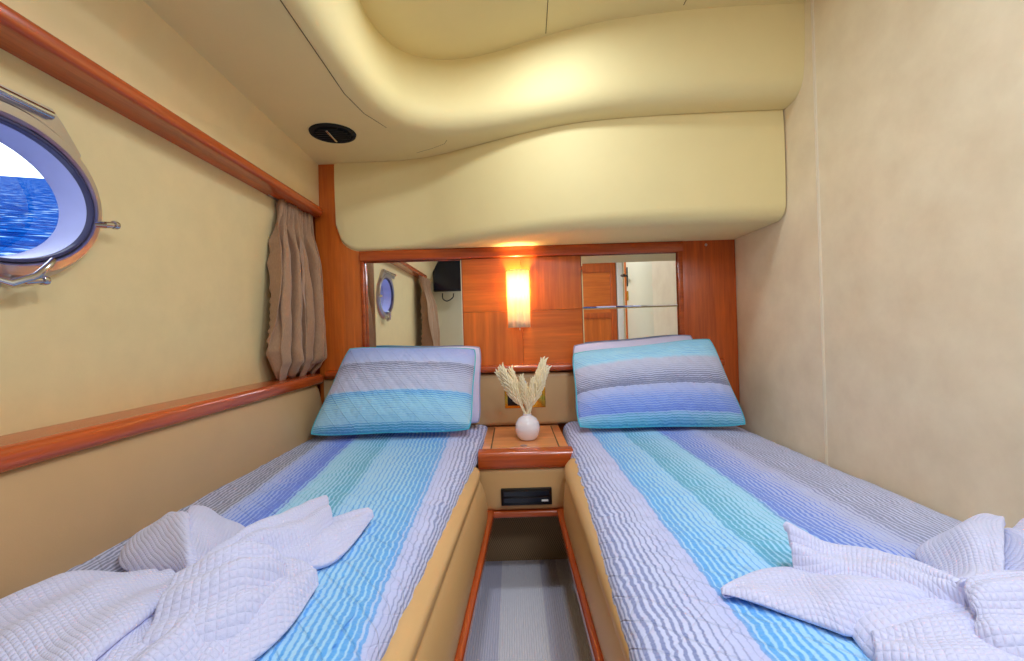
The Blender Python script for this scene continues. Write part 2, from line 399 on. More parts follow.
pane('mirror_pane', -.632, -.212, .757, 1.215, ml, L=.040, dl=.0075)
mr = empty('wall_mirror', (.51, 2.01, .76), 'right wall mirror crossed by a level joint, reflecting a wooden door', 'mirror', 'headboard mirrors')
pane('mirror_pane', .310, .724, .987, 1.215, mr, T=.034, dt=.0035, Bt=.006); pane('mirror_pane', .310, .724, .757, .985, mr)

# wall lamp
lp = empty('wall_lamp', (.032, 2.0, .91), 'lit wall lamp with a pleated half round cream shade', 'lamp')
b = MB()
def shade(u, v):
    a = PI*u; r = 1+.045*math.cos(u*PI*2*7)
    return (.032-.046*math.cos(a)*r, 2.001-.062*math.sin(a)*r, .912+.246*v)
b.grid(shade, 112, 8); solid(b.build('lamp_shade', M['shade'], lp), .0015, 0)
MB().box(.004, .060, 1.998, 2.004, .925, 1.145, .002).build('back_plate', M['white'], lp)
b = MB(); b.lathe([(.001, -.02), (.012, -.016), (.017, 0), (.015, .014), (.009, .03), (.007, .04)], (.032, 1.968, 1.055), 'Z', 16); b.build('bulb', M['bulb'], lp)
b = MB(); b.lathe([(.011, -.055), (.011, .0)], (.032, 1.968, 1.036), 'Z', 12); b.build('bulb_holder', M['white'], lp)
b = MB(); b.tube([(.034, 1.965, .925), (.034, 1.963, .90)], .003, 8); b.build('switch', M['chrome'], lp)
light('wall_lamp_glow', 'POINT', (.032, 1.968, 1.095), 1.3, (1, .66, .28), .02)

# ------------------------------------------------------------------ ceiling with raised recess, overhead locker
LIP = [(-.475, YB-.05), (-.475, -.3), (-.475, .5), (-.475, 1.0), (-.47, 1.25), (-.445, 1.48), (-.38, 1.64), (-.28, 1.715), (-.16, 1.735), (-.02, 1.715), (.14, 1.665), (.32, 1.61), (.52, 1.575), (.75, 1.555), (1.3, 1.545)]
LIPC = catmull([(x, y, 0) for x, y in LIP], 120)
PROF = [(-.05, 1.646), (-.028, 1.647), (0, 1.652), (.018, 1.662), (.033, 1.679), (.043, 1.70), (.049, 1.73), (.053, 1.77), (.056, 1.82), (.058, 1.87), (.060, 1.93)]
def lip_at(i, d):
    p = LIPC[i]; a = LIPC[max(0, i-1)]; c = LIPC[min(120, i+1)]; tg_ = (c-a).normalized(); nr = Vector((tg_.y, -tg_.x, 0))
    return p+nr*d
b = MB(); rows = []
for i in range(121):
    p0 = lip_at(i, -.05); x, y = p0.x, p0.y
    k = min(1, max(0, (i/120-.36)/.12))
    # outer boundary : hull side, corner, headboard side
    if y < 1.35 and x < 0: o = (-.93, y)
    elif x < -.30:
        f = min(1, max(0, (y-1.35)/.34)); o = (-.93+(.28)*max(0, f-.5)*2, 1.35+(2.07-1.35)*min(1, f*2))
    else: o = (max(x-.0, -.65+(x+.30)*1.6) if x < .5 else x, 2.07)
    row = [b.bm.verts.new((o[0], o[1], 1.646)), b.bm.verts.new(((o[0]+x)/2, (o[1]+y)/2, 1.646))]
    for d, z in PROF:
        if z > 1.71 and i < 75: d += (z-1.71)/.22*.022*min(1, (75-i)/20)
        if z > 1.71: d -= (z-1.71)/.22*.075*math.exp(-((i/120-.62)/.10)**2)     # the far side leans back towards its top edge
        q = lip_at(i, d); row.append(b.bm.verts.new((q.x, q.y, z)))
    rows.append(row)
for A, B in zip(rows, rows[1:]):
    for k in range(len(A)-1): b.cap([A[k], B[k], B[k+1], A[k+1]])
# recess ceiling: strips from the top ring to x=1.3
tops = [r[-1] for r in rows]; far = [b.bm.verts.new((1.32, v.co.y, 1.93)) for v in tops]
for k in range(120):
    if tops[k].co.x > 1.3: break
    b.cap([tops[k], tops[k+1], far[k+1], far[k]])
ce = b.build('ceiling', M['cream'], auto=50, label='cream headliner with a curved raised recess', cat='ceiling', kind='structure')
def seam(pts, name='seam', r=.0016): MB().tube(pts, r, 6).build(name, M['seam'], ce)
seam([(-.487, -.5, 1.6465), (-.489, 1.0, 1.6465), (-.494, 1.42, 1.6465), (-.475, 1.55, 1.6465), (-.43, 1.66, 1.6465)], r=.0012)
seam([(-.229, 1.783, 1.6465), (-.245, 1.82, 1.6465), (-.30, 1.86, 1.6465), (-.37, 1.90, 1.6465)], r=.0010)
seam([(.10, 0, 1.9295), (.15, 1.60, 1.9295)], r=.0012); seam([(.55, 0, 1.9295), (.585, 1.48, 1.9295)], r=.0012)

# overhead locker
FR = [(-.745, 1.985), (-.60, 1.985), (-.47, 1.98), (-.36, 1.958), (-.289, 1.93), (-.163, 1.865), (.065, 1.745), (.251, 1.672), (.45, 1.638), (.70, 1.622), (.975, 1.615)]
FRC = catmull([(x, y, 0) for x, y in FR], 90)
b = MB(); R_ = .055
def zb(x):
    r = .10
    if x < -.745+r: d = r-(x+.745); return 1.264+r-math.sqrt(max(0, r*r-d*d))
    return 1.264
rows = []
for p in FRC:
    x, y = p.x, p.y; zz = zb(x); pr = [(1.9975, zz)]
    rr = min(R_, max(.004, (2.0-y)*.6+.012)); pr.append((y+rr, zz))
    for k in range(1, 7):
        a = PI/2*k/6; pr.append((y+rr-rr*math.sin(a), zz+rr-rr*math.cos(a)))
    pr += [(y-.004, zz+rr+(1.645-zz-rr)*.4), (y-.004, zz+rr+(1.645-zz-rr)*.75), (y, 1.645), (1.9975, 1.645)]
    rows.append([b.bm.verts.new((x, max(yy, 1.0), z)) for yy, z in pr])
for A, B in zip(rows, rows[1:]):
    for k in range(len(A)): b.cap([A[k], B[k], B[(k+1) % len(A)], A[(k+1) % len(A)]])
b.cap(rows[0]); b.cap(rows[-1])
b.build('overhead_locker', M['cream'], auto=50, label='cream curved overhead locker box above the headboard', cat='locker')

# ceiling air vent
vt = empty('ceiling_vent', (-.635, 1.69, 1.646), 'round black air vent in the low ceiling corner', 'vent')
b = MB(); b.lathe([(.082, 0), (.080, -.006), (.070, -.008), (.066, -.003), (.001, -.003)], (-.635, 1.69, 1.646), 'Z', 40); b.build('vent_ring', M['matte'], vt)
b = MB()
for k in range(-3, 4):
    w = math.sqrt(.062**2-(k*.017)**2); b.box(-.635-w, -.635+w, 1.69+k*.017-.0045, 1.69+k*.017+.0045, 1.634, 1.641, .001, 1)
b.build('louvre', M['matte'], vt)
b = MB(); b.box(-.643, -.634, 1.64, 1.735, 1.630, 1.636, .002); b.build('slider', M['chrome'], vt, label='thin silver slider bar')

# ------------------------------------------------------------------ left side: fascia, valance rail, ledge, padded side
b = MB(); b.prism([(0, 0), (1, 0), (1, 1), (0, 1)], lambda t, p: ((-.820+(.002+.035*(2-t))*p[1] if p[0] else -.85), t, 1.446+.202*p[1]), [YB, 0, 1, 1.996]); b.build('wall_left_fascia', M['fascia'], smooth=False, label='beige fascia band between valance rail and ceiling', cat='wall', kind='structure')
pr = roundrect(-.93, -.790, 1.416, 1.450, .012, 4, (1, 0, 0, 1))
def endround(t, c): return c
MB().prism(pr, lambda t, p: (p[0] if t < 1.96 or p[0] < -.85 else p[0]-(t-1.96)*.6, t, p[1]), [-.36, 0, 1, 1.6, 1.94, 1.96, 1.985]).build('trim_4', M['woody'], label='upper cherry wood valance rail along the hull', cat='trim', kind='structure')
pr = roundrect(-.93, -.80, .700, .742, .016, 6, (1, 0, 0, 1))
MB().prism(pr, lambda t, p: (p[0]-(.03*((t-1.93)/.05)**2 if t > 1.93 and p[0] > -.85 else 0), t, p[1]), [YB, 0, 1, 1.6, 1.93, 1.945, 1.96, 1.972, 1.98]).build('trim_5', M['woody'], label='lower cherry wood ledge rail under the porthole', cat='trim', kind='structure')
b = MB()
def hullpad(u, v):
    y = YB+.02+(1.975-YB-.02)*u; z = .42+.282*v
    x = -.848+.022*math.sin(PI*min(1, v*1.05))**.7
    e = max(0, (y-1.90)/.075); x -= .05*e*e
    return (x, y, z)
b.grid(hullpad, 80, 16); solid(b.build('trim_6', M['tan'], label='tan padded leather side panel between ledge rail and left bed', cat='padding', kind='structure'), .03, 1)
MB().box(-.93, -.872, YB, 2.03, 0, .70).build('wall_left_lower', M['kick'], label='lower hull side hidden behind the padding', cat='wall', kind='structure')

# porthole
ph = empty('window_1', (-.9, PC[0], PC[1]), 'oval porthole with polished frame looking out on blue sea', 'window', kind='structure')
def ell(a, bb, k, n, x):
    a = PA+(a-PA)*.5; th = 2*PI*k/n; z = PC[1]+bb*math.sin(th); return (hx(z)+x, PC[0]+a*math.cos(th), z)
def ringmesh(profile, n=96):
    b = MB(); b.grid(lambda u, v: ell(profile[round(v*len(profile)) % len(profile)][0]+PA, profile[round(v*len(profile)) % len(profile)][0]+PB, round(u*n), n, profile[round(v*len(profile)) % len(profile)][1]), n, len(profile), closeu=True, closev=True); return b
ringmesh([(.006, -.01), (.006, .016), (.012, .024), (.028, .024), (.037, .016), (.042, .006), (.042, -.01)]).build('outer_frame', M['satin'], ph)
ringmesh([(-.001, .0), (-.001, .016), (.001, .018), (.005, .018), (.006, .0)]).build('gasket', M['gasket'], ph, label='dark rubber gasket')
ringmesh([(-.002, .005), (-.004, -.040), (-.007, -.050), (.004, -.052), (.02, -.052), (.02, .005)]).build('reveal', M['reveal'], ph, label='pale lavender deep reveal')
b = MB(); c0 = b.bm.verts.new((hx(PC[1])-.050, PC[0], PC[1])); rg = [b.bm.verts.new(ell(PA-.006, PB-.006, k, 64, -.050)) for k in range(64)]
for k in range(64): b.cap([c0, rg[k], rg[(k+1) % 64]])
b.build('glass_pane', M['glass'], ph)
# hinge block on top of the frame
b = MB(); outl = [(.60, 1.305), (.60, 1.345), (.868, 1.345), (.890, 1.325), (.928, 1.280), (.922, 1.262), (.885, 1.292), (.83, 1.308)]
b.prism(outl, lambda t, p: (hx(p[1])+t, p[0], p[1]), [.0, .016, .020]); b.build('hinge_plate', M['satin'], ph, auto=20)
b = MB(); b.tube([(hx(1.33)+.024, .60, 1.334), (hx(1.33)+.024, .862, 1.330)], .0085, 12); b.build('hinge_bar', M['chrome'], ph, label='chrome hinge bar')
# latches
def latch(y, z, dy, dz, lever):
    q = MB(); x = hx(z)+.02
    q.tube([(x, y-dy*.3, z-dz*.3), (x+.014, y, z), (x+.016, y+dy, z+dz)], [.007, .0075, .006], 12); o = q.build('latch', M['chrome'], ph)
    q = MB(); q.lathe([(.0085, -.004), (.0095, 0), (.0085, .006)], (x+.016, y+dy, z+dz), 'Y', 14); w = q.build('latch_knob', M['chrome'], o)
    if lever:
        q = MB(); q.tube([(x+.008, y-.055, z+.002), (x+.022, y-.03, z-.008), (x+.034, y, z+.008), (x+.038, y+.02, z+.030), (x+.03, y+.035, z+.042)], [.004, .007, .0065, .006, .0045], 12); q.build('latch_lever', M['chrome'], o)
        q = MB(); q.tube([(x-.004, y-.05, z-.012), (x+.012, y-.05, z-.012)], .012, 14); q.build('latch_pivot', M['satin'], o)
latch(.972, 1.150, .020, .004, False); latch(.815, 1.015, .03, .004, True)

# ------------------------------------------------------------------ curtains
def curtain(ya, yb, ztop, zbot, xc, seed, label, slant=0):
    root = empty('curtain', (xc, (ya+yb)/2, zbot), label, 'curtain', 'taupe curtains')
    rnd = random.Random(seed); n = 5.5; _ = rnd
    b = MB()
    def f(u, v):
        h = v      # 0 bottom 1 top
        wd = interp([(0, .80), (.05, .90), (.16, 1.0), (.45, .97), (.75, .86), (.92, .74), (1, .72)], h)
        yy = yb-(1-u)*wd*(yb-ya)-(yb-ya)*(1-wd)*.18+slant*(1-h)+.006*math.sin(h*7+u*9)
        a = u*n*2*PI+1.3*math.sin(h*2.6+u*4+seed)+.8*noise.noise(Vector((u*4, h*2.2, seed)))
        k = min(1, max(0, (h-.70)/.28)); k = k*k*(3-2*k)
        amp = .029+.009*math.sin(u*13+seed)+.010*noise.noise(Vector((u*7, h*3, seed+9)))
        x = amp*((1-k)*(2.6*abs(math.sin(a/2))**.6-1.5+.28*math.sin(a*1.3+1.2+h*3))+k*.55*math.sin(u*n*2.6*2*PI+1.5*math.sin(u*5)))
        yy += (1-k)*.014*math.cos(a+.6)*min(1, min(u, 1-u)*12)+.004*(1-k)*math.sin(a*2)
        x += .020*math.sin(min(1, h*1.15)*PI)**.7*(1-.5*k)
        if h < .09: q = h/.09; x = x*(q*.8+.2)-.012*(1-q)
        x += .005*noise.noise(Vector((u*12, h*9, seed)))
        z = zbot+(ztop-zbot)*h+(.010*math.sin(u*21+seed) if h < .06 else 0)
        return (max(hx(z)+.006, xc+x), yy, z)
    b.grid(f, 200, 80); o = b.build('curtain_cloth', M['curtain'], root); solid(o, .002, 0)
    b = MB(); b.tube([(xc-.01, ya+.10*(yb-ya), ztop+.001), (xc-.01, yb, ztop+.001)], .0035, 8); b.build('curtain_track', M['satin'], root)
curtain(1.62, 1.985, 1.414, .748, -.850, 3, 'taupe gathered curtain hanging in the corner beside the left bed')
curtain(-.62, -.10, 1.412, .60, -.800, 8, 'taupe gathered curtain seen only in the left mirror', -.22)
# screen in the rear corner (seen in the left mirror)
YT = -.78
tv = empty('television', (-.66, YT+.04, 1.3), 'dark flat screen high in the rear corner seen in the left mirror', 'television')
MB().box(-.79, -.44, YT+.05, YT+.085, 1.32, 1.64, .006).build('casing', M['black'], tv)
MB().box(-.78, -.45, YT+.084, YT+.088, 1.335, 1.63, .001, 1).build('screen', M['tv'], tv)
MB().box(-.66, -.56, YB+.0, YT+.055, 1.40, 1.50, .004).build('bracket', M['black'], tv)
b = MB(); b.tube(catmull([(-.70, YT+.06, 1.305), (-.70, YT+.05, 1.25), (-.66, YT+.03, 1.225), (-.60, YT+.03, 1.26), (-.59, YT+.05, 1.30)], 20), .006, 8); b.build('cable', M['black'], tv)

# ------------------------------------------------------------------ beds
def lx(y): return -.121-.060*(1.97-y)            # left bed, aisle edge of the quilt top
def rx(y): return .156+.046*(y-.6)
Y0, Y1 = -.15, 1.985
def bed(name, label, side):
    root = empty(name, (-.5 if side < 0 else .6, .9, 0), label, 'bed', 'twin cabin beds')
    b = MB()
    if side < 0:
        bx = lambda y: -.098-.0446*(1.571-y); tx = lambda y: -.122-.050*(1.55-y)
    else:
        bx = lambda y: .170+.003*(1.57-y); tx = lambda y: .176+.012*(y-1.0)
    def panel(u, v):
        y = Y0+(1.553-Y0)*u; z = .286+.182*v
        x = bx(y)+(tx(y)-bx(y))*v
        bul = (.016 if side < 0 else .009)*math.sin(PI*min(1, v/.78))**.6 if v < .78 else .010*math.sin(PI*(v-.78)/.22)**.5 if v > .78 else 0
        x -= side*bul
        e = max(0, (y-1.44)/.113); x += side*.045*e**2.2
        if v > .9: x += side*.03*((v-.9)/.1)**2
        return (x, y, z)
    b.grid(panel, 90, 44); o = b.build('padded_side', M['tanbase'], root, auto=70); solid(o, .02, side)
    b = MB(); b.prism(roundrect(-.018, .014, .258, .288, .007, 3), lambda t, p: (bx(t)+(.004 if side < 0 else -.019)+p[0], t, p[1]), [Y0, .3, .8, 1.2, 1.575]); b.build('toe_rail', M['woody'], root)
    b = MB()
    if side < 0: b.prism([(0, .0), (1, .0), (1, .262), (0, .262)], lambda t, p: (-.868 if p[0] == 0 else -.20-.04*(1.57-t), t, p[1]), [Y0, .8, 1.98])
    else: b.prism([(0, .0), (1, .0), (1, .262), (0, .262)], lambda t, p: (.978 if p[0] == 0 else .26, t, p[1]), [Y0, .8, 1.98])
    b.build('plinth', M['kick'], root)
    b = MB(); mid = []
    def mat_(u, v):
        y = Y0+.02+(Y1-Y0-.03)*u
        xa, xb = (-.825, lx(y)-.02) if side < 0 else (rx(y)+.02, .905)
        a = 2*PI*v; cx, cz = math.cos(a), math.sin(a); sg = lambda q: math.copysign(abs(q)**.22, q)
        return ((xa+xb)/2+(xb-xa)/2*sg(cx), y, .372+.108*sg(cz))
    V = b.grid(mat_, 20, 48, closev=True); b.cap(V[0]); b.cap(V[-1]); b.build('mattress', M['white'], root)
    return root
bed('bed', 'left single bed along the porthole wall with tan padded side', -1)
bed('bed', 'right single bed along the beige wall with tan padded side', 1)

def quilt(side, mat, label):
    b = MB(); seedv = 3 if side < 0 else 11
    def prof(y):
        if side < 0:
            e = lx(y); hem = .452+.007*math.sin(y*9)+.004*math.sin(y*23)
            pts = [(-.832, .458), (-.834, .478), (-.822, .494), (-.795, .501), (-.6, .505), (-.4, .505), (-.25, .503), (e-.045, .501), (e-.012, .496), (e+.005, .484), (e+.014, .468), (e+.016, hem)]
        else:
            e = rx(y); hem = .448+.007*math.sin(y*8+1)+.004*math.sin(y*21)
            pts = [(e-.016, hem), (e-.014, .468), (e-.006, .484), (e+.012, .496), (e+.045, .501), (.35, .505), (.55, .505), (.75, .500), (.87, .486), (.93, .468), (.965, .448), (.974, .43)]
        return pts
    NU, NV = 210, 130; cache = {}
    rows = []
    for i in range(NU+1):
        y = Y0+.01+(Y1-Y0-.015)*i/NU
        rows.append([(p.x, p.z) for p in catmull([(x, 0, z) for x, z in prof(y)], NV)])
    def f(u, v):
        i, j = round(u*NU), round(v*NV); y = Y0+.01+(Y1-Y0-.015)*i/NU; x, z = rows[i][j]
        p = noise.noise(Vector((x*11, y*26, seedv)))*.0030+noise.noise(Vector((x*26, y*60, seedv+5)))*.0018+noise.noise(Vector((x*4, y*5, seedv)))*.004
        # stitched fan arcs
        d = (side*x if side > 0 else -x); q = ((y*1.0+.9*(abs(x)-.1)**2*4)/.085) % 1; p -= .0022*math.exp(-((q-.5)/.07)**2)*(1 if abs(x) < .36 else .4)
        edge = min(1, min(v, 1-v)*14)
        return (x+(p*.6*side*-1 if (v < .12 or v > .88) else 0), y, z+p*(.5+.5*edge))
    def uvf(u, v):
        i, j = min(NU, round(u*NU)), min(NV, round(v*NV)); y = Y0+(Y1-Y0)*u; x, z = rows[i][j]
        s = x
        dz = max(0, .488-z)
        if side < 0: s = x+(dz if x > -.4 else -dz)+.09*(y-1.0)*max(0, min(1, (-.12-x)/.3))*1.0
        else: s = x+(-dz if x < .5 else dz)+.0*(y-1)
        return (s+1.0, y)
    b.grid(f, NU, NV, uvf)
    o = b.build('quilt', mat, label=label, cat='quilt', group='striped quilts', auto=80); solid(o, .010, -1); return o
# left: u = x+1 ; right: u = x+1  (both then shifted by stops, ramps run 0..2 m)
def st(lst, off=1.0): return [(p+off, c) for p, c in lst]
qL = quilt_mat('left_quilt_stripes',
    st([(-.86, GL), (-.675, (188, 196, 226)), (-.655, (176, 196, 252)), (-.56, (138, 172, 255)), (-.535, TL), (-.42, TL), (-.385, CL), (-.245, CL), (-.215, VL), (-.17, NL), (-.05, NL)]),
    st([(-.86, GD), (-.672, (90, 98, 134)), (-.655, (70, 120, 236)), (-.54, (48, 98, 230)), (-.53, (90, 190, 220)), (-.47, TD), (-.41, TD), (-.40, CD), (-.222, CD), (-.212, (150, 160, 214)), (-.17, ND), (-.05, ND)]),
    st([(-.86, .45), (-.678, .75), (-.655, .15), (-.56, .95), (-.535, .10), (-.42, .8), (-.395, .16), (-.23, .8), (-.213, .15), (-.18, .5), (-.05, .6)]), 2.0)
qR = quilt_mat('right_quilt_stripes',
    st([(.06, NL), (.22, NL), (.29, VL), (.30, CL), (.39, CL), (.41, TL), (.53, TL), (.545, BL), (.63, (176, 190, 244)), (.70, (190, 196, 232)), (.72, GL), (.98, GL)]),
    st([(.06, ND), (.24, ND), (.285, (150, 160, 214)), (.295, CD), (.40, CD), (.412, TD), (.48, TD), (.53, (90, 190, 220)), (.54, BD), (.66, BD), (.70, (120, 130, 190)), (.715, GD), (.98, GD)]),
    st([(.06, .62), (.20, .55), (.285, .12), (.297, .8), (.40, .2), (.414, .85), (.52, .1), (.545, .88), (.68, .12), (.715, .8), (.86, .45), (.98, .4)]), 2.0)
quilt(-1, qL, 'blue teal and grey striped quilt spread on the left bed'); quilt(1, qR, 'blue teal and grey striped quilt spread on the right bed')

# ------------------------------------------------------------------ pillows
def pillow(name, label, TLc, TRc, BLc, BRc, th, mat, pipe, group, stripes=True, sag=.012, seed=1, bulge=1.0):
    root = empty(name, tuple((Vector(BLc)+Vector(BRc))/2), label, 'pillow', group)
    A, B, C, D = map(Vector, (BLc, BRc, TLc, TRc))
    nrm = (B-A).cross(C-A).normalized()
    if nrm.y > 0: nrm = -nrm
    W = ((B-A).length+(D-C).length)/2; H = ((C-A).length+(D-B).length)/2
    def base(u, v):
        # rounded corners and slightly hollow edges
        uu = u+.018*math.sin(PI*v)*(1-2*u)*1.0; vv = v+.03*math.sin(PI*u)*(1-2*v)
        r = .10; du, dv = abs(u-.5)*2, abs(v-.5)*2
        k = (du*dv)**4; uu += (.5-u)*.05*k; vv += (.5-v)*.08*k
        p = (A*(1-uu)+B*uu)*(1-vv)+(C*(1-uu)+D*uu)*vv
        return p
    def f(sgn):
        def g(u, v):
            du, dv = abs(u-.5)*2, abs(v-.5)*2
            t_ = (max(0, 1-du**2.6)**.62)*(max(0, 1-dv**2.4)**.62)
            p = base(u, v); w = 1+.10*noise.noise(Vector((u*3, v*3, seed)))
            d = th*t_*w*(.62 if sgn > 0 else .38)*bulge
            q = abs(((u*W+v*H)/.062) % 1-.5); q2 = abs(((u*W-v*H)/.062) % 1-.5)
            pk = (-.0032*math.exp(-(q/.08)**2)-.0016*math.exp(-(q2/.08)**2))*t_ if stripes and sgn > 0 else 0
            wr = .003*noise.noise(Vector((u*14, v*10, seed+3)))*t_
            return p+nrm*sgn*(d+pk+wr)
        return g
    b = MB(); uvf = lambda u, v: (v*H, u*W)
    b.grid(f(1), 110, 76, uvf); b.grid(f(-1), 60, 40, uvf)
    bmesh.ops.remove_doubles(b.bm, verts=b.bm.verts, dist=.0004)
    b.build('pillow_cover', mat, root, auto=80)
    if pipe:
        loop = [base(k/40, 0) for k in range(40)]+[base(1, k/30) for k in range(30)]+[base(1-k/40, 1) for k in range(40)]+[base(0, 1-k/30) for k in range(30)]
        b = MB(); b.tube(loop, .003, 8, closed=True); b.build('piping', pipe, root)
    return root
def hs(lst, H=.40): return lst
# stripes run up the pillow: UV.x = metres from the bottom edge
pmL = quilt_mat('left_pillow_stripes',
    [(0, TL), (.03, (170, 228, 255)), (.135, (156, 222, 255)), (.15, CL), (.158, (196, 204, 238)), (.22, (196, 204, 236)), (.275, GL), (.292, (180, 198, 250)), (.40, (128, 160, 242))],
    [(0, TD), (.026, TD), (.034, CD), (.150, CD), (.158, (160, 170, 220)), (.22, (130, 140, 186)), (.272, (74, 84, 130)), (.286, (160, 180, 244)), (.40, BD)],
    [(0, .9), (.024, .7), (.034, .04), (.11, .20), (.146, .7), (.158, .1), (.22, .3), (.272, .8), (.288, .08), (.40, .4)], .45, period=.0085)
pmR = quilt_mat('right_pillow_stripes',
    [(0, (100, 200, 226)), (.03, TL), (.048, BL), (.09, (156, 180, 248)), (.14, (186, 198, 248)), (.155, GL), (.22, (196, 202, 232)), (.255, (200, 206, 236)), (.268, (168, 226, 255)), (.42, (126, 214, 255))],
    [(0, TD), (.04, TD), (.046, (80, 124, 236)), (.10, (110, 152, 244)), (.138, (160, 180, 244)), (.150, (84, 94, 140)), (.18, (96, 106, 150)), (.22, (150, 156, 196)), (.26, (176, 184, 222)), (.27, CD), (.42, CD)],
    [(0, .5), (.04, .3), (.048, .9), (.10, .5), (.14, .1), (.152, 1.0), (.19, .6), (.235, .15), (.265, .1), (.275, .2), (.42, .15)], .45, period=.0085)
plain = M['lav']
teal_back = quilt_mat('teal_grey_pillow_back', [(0, GL), (.3, TL), (.45, (120, 190, 210))], [(0, GD), (.45, TD)], [(0, .4), (.45, .5)], .45)
pillow('pillow', 'plain lavender pillow behind the striped one on the left bed', (-.645, 1.955, .852), (-.128, 1.945, .845), (-.72, 1.88, .52), (-.135, 1.87, .52), .09, plain, M['greypipe'], 'plain back pillows', False, seed=5)
pillow('pillow', 'striped blue pillow with dark grey and cyan bands leaning on the left bed', (-.672, 1.885, .858), (-.142, 1.885, .838), (-.785, 1.722, .522), (-.160, 1.722, .524), .135, pmL, M['teal'], 'striped front pillows', seed=2)
pillow('pillow', 'plain lavender pillow behind the striped one on the right bed', (.250, 1.950, .838), (.765, 1.955, .868), (.245, 1.875, .52), (.84, 1.88, .52), .09, plain, M['greypipe'], 'plain back pillows', False, seed=9)
pillow('pillow', 'striped blue pillow with a cyan top band leaning on the right bed', (.236, 1.885, .806), (.815, 1.885, .852), (.230, 1.722, .520), (.882, 1.722, .508), .135, pmR, M['teal'], 'striped front pillows', seed=4)

# ------------------------------------------------------------------ nightstand between the beds
ns = empty('nightstand', (.032, 1.78, 0), 'built in cherry nightstand between the two beds', 'nightstand')
b = MB(); b.box(-.118, .186, 1.60, 2.0, .462, .487, .002); b.build('top', M['woodl'], ns)
lid = MB().box(-.084, .150, 1.607, 1.962, .4855, .4895, .0015, 1).build('lid', M['woodl'], ns)
for x in (-.0865, .1525): MB().box(x-.0022, x+.0022, 1.607, 1.962, .4862, .4878).build('lid_gap', M['seam'], ns, label='dark groove beside the lid')
b = MB(); b.lathe([(.013, 0), (.013, .002), (.010, .003), (.007, .001), (.001, .0005)], (.029, 1.632, .489), 'Z', 24); b.build('finger_pull', M['satin'], lid, label='small oval metal finger pull')
pr = roundrect(1.552, 1.603, .430, .4905, .016, 5, (0, 1, 1, 0)); MB().prism(pr, lambda t, p: (t, p[0], p[1]), [-.128, .03, .194]).build('front_rail', M['woodd'], ns)
b = MB()
def dface(u, v):
    x = -.135+.335*u; z = .288+.142*v
    y = 1.572-.010*math.sin(PI*v)**.5*math.sin(PI*u)**.4
    return (x, y, z)
b.grid(dface, 30, 16); solid(b.build('drawer_front', M['tanbase'], ns), .02, 1)
sf = MB().box(-.0545, .1175, 1.553, 1.575, .308, .365, .003).build('slot_frame', M['black'], ns, label='black recessed radio slot')
b = MB()
for k in range(2): b.box(-.046, .108, 1.5515, 1.554, .318+k*.022, .334+k*.022, .0008, 1)
b.build('slot_panel', M['tv'], sf); MB().box(.082, .104, 1.5505, 1.553, .321, .327).build('label_plate', M['white'], sf, label='small pale label plate')
pr = roundrect(1.563, 1.59, .262, .284, .006, 3); MB().prism(pr, lambda t, p: (t, p[0], p[1]), [-.102, .03, .162]).build('lower_rail', M['woodd'], ns)
MB().box(-.18, .25, 1.80, 1.82, 0, .28).build('recess_panel', M['woven'], ns, label='woven brown panel at the back of the recess')
MB().box(-.13, .20, 1.60, 1.80, .268, .284).build('underside', M['kick'], ns)

# socket plate
sk = empty('wall_socket', (.046, 1.975, .57), 'gold framed double wall socket behind the pampas vase', 'socket')
yk = 1.974
b = MB(); b.box(-.041, .135, yk-.001, yk+.010, .566, .654, .004); b.build('face_plate', M['gold'], sk)
MB().box(-.028, .032, yk-.006, yk, .578, .642, .002).build('socket_module', M['black'], sk, label='black socket insert')
MB().box(.045, .122, yk-.006, yk, .578, .642, .002).build('switch_module', M['gold'], sk)
b = MB(); b.box(.026, .054, yk-.035, yk-.004, .625, .685, .006); b.build('plug', M['white'], sk, label='small white plug')

# vase with dried plumes
vs = MB(); vs.lathe([(.018, 0), (.030, .003), (.040, .016), (.0455, .036), (.046, .048), (.043, .064), (.034, .080), (.022, .088), (.0155, .091), (.0165, .097), (.0145, .098), (.012, .092), (.012, .07)], (.047, 1.725, .4897), 'Z', 40)
vs.build('vase', M['ceramic'], label='small round glossy white vase on the nightstand lid', cat='vase')
def plume_mesh():
    b = MB(); rnd = random.Random(5)
    for k in range(64):
        t_ = k/63; z = .30+.70*t_; a = k*2.399; L = .155*(1-.6*t_)*(1-.5*max(0, .2-t_)/.2)
        d = Vector((math.cos(a), math.sin(a), 0)); p0 = Vector((0, 0, z-.03))
        pts = [p0, p0+d*L*.35+Vector((0, 0, .05)), p0+d*L*.62+Vector((0, 0, .12)), p0+d*L*.78+Vector((rnd.uniform(-.02, .02), rnd.uniform(-.02, .02), .17))]
        b.tube(pts, [.010, .021, .019, .006], 5)
    return b
pl = None; stm = None
SP = [(-.66, .05, .195), (-.50, -.10, .200), (-.34, .12, .180), (-.17, -.12, .150), (.02, .15, .115), (.22, -.08, .140), (.36, .10, .165), (.50, -.06, .190), (.40, .22, .215)]
SPL = ['pampas plume leaning furthest left over the vase rim', 'tall pampas plume second from the left in the vase', 'pampas plume third from the left in the vase', 'short pampas plume left of the vase centre, in front', 'shortest upright pampas plume in the middle of the vase', 'short pampas plume right of the vase centre, in front', 'pampas plume third from the right in the vase', 'pampas plume leaning furthest right over the vase rim', 'tallest pampas plume on the right of the vase']
from mathutils import Euler
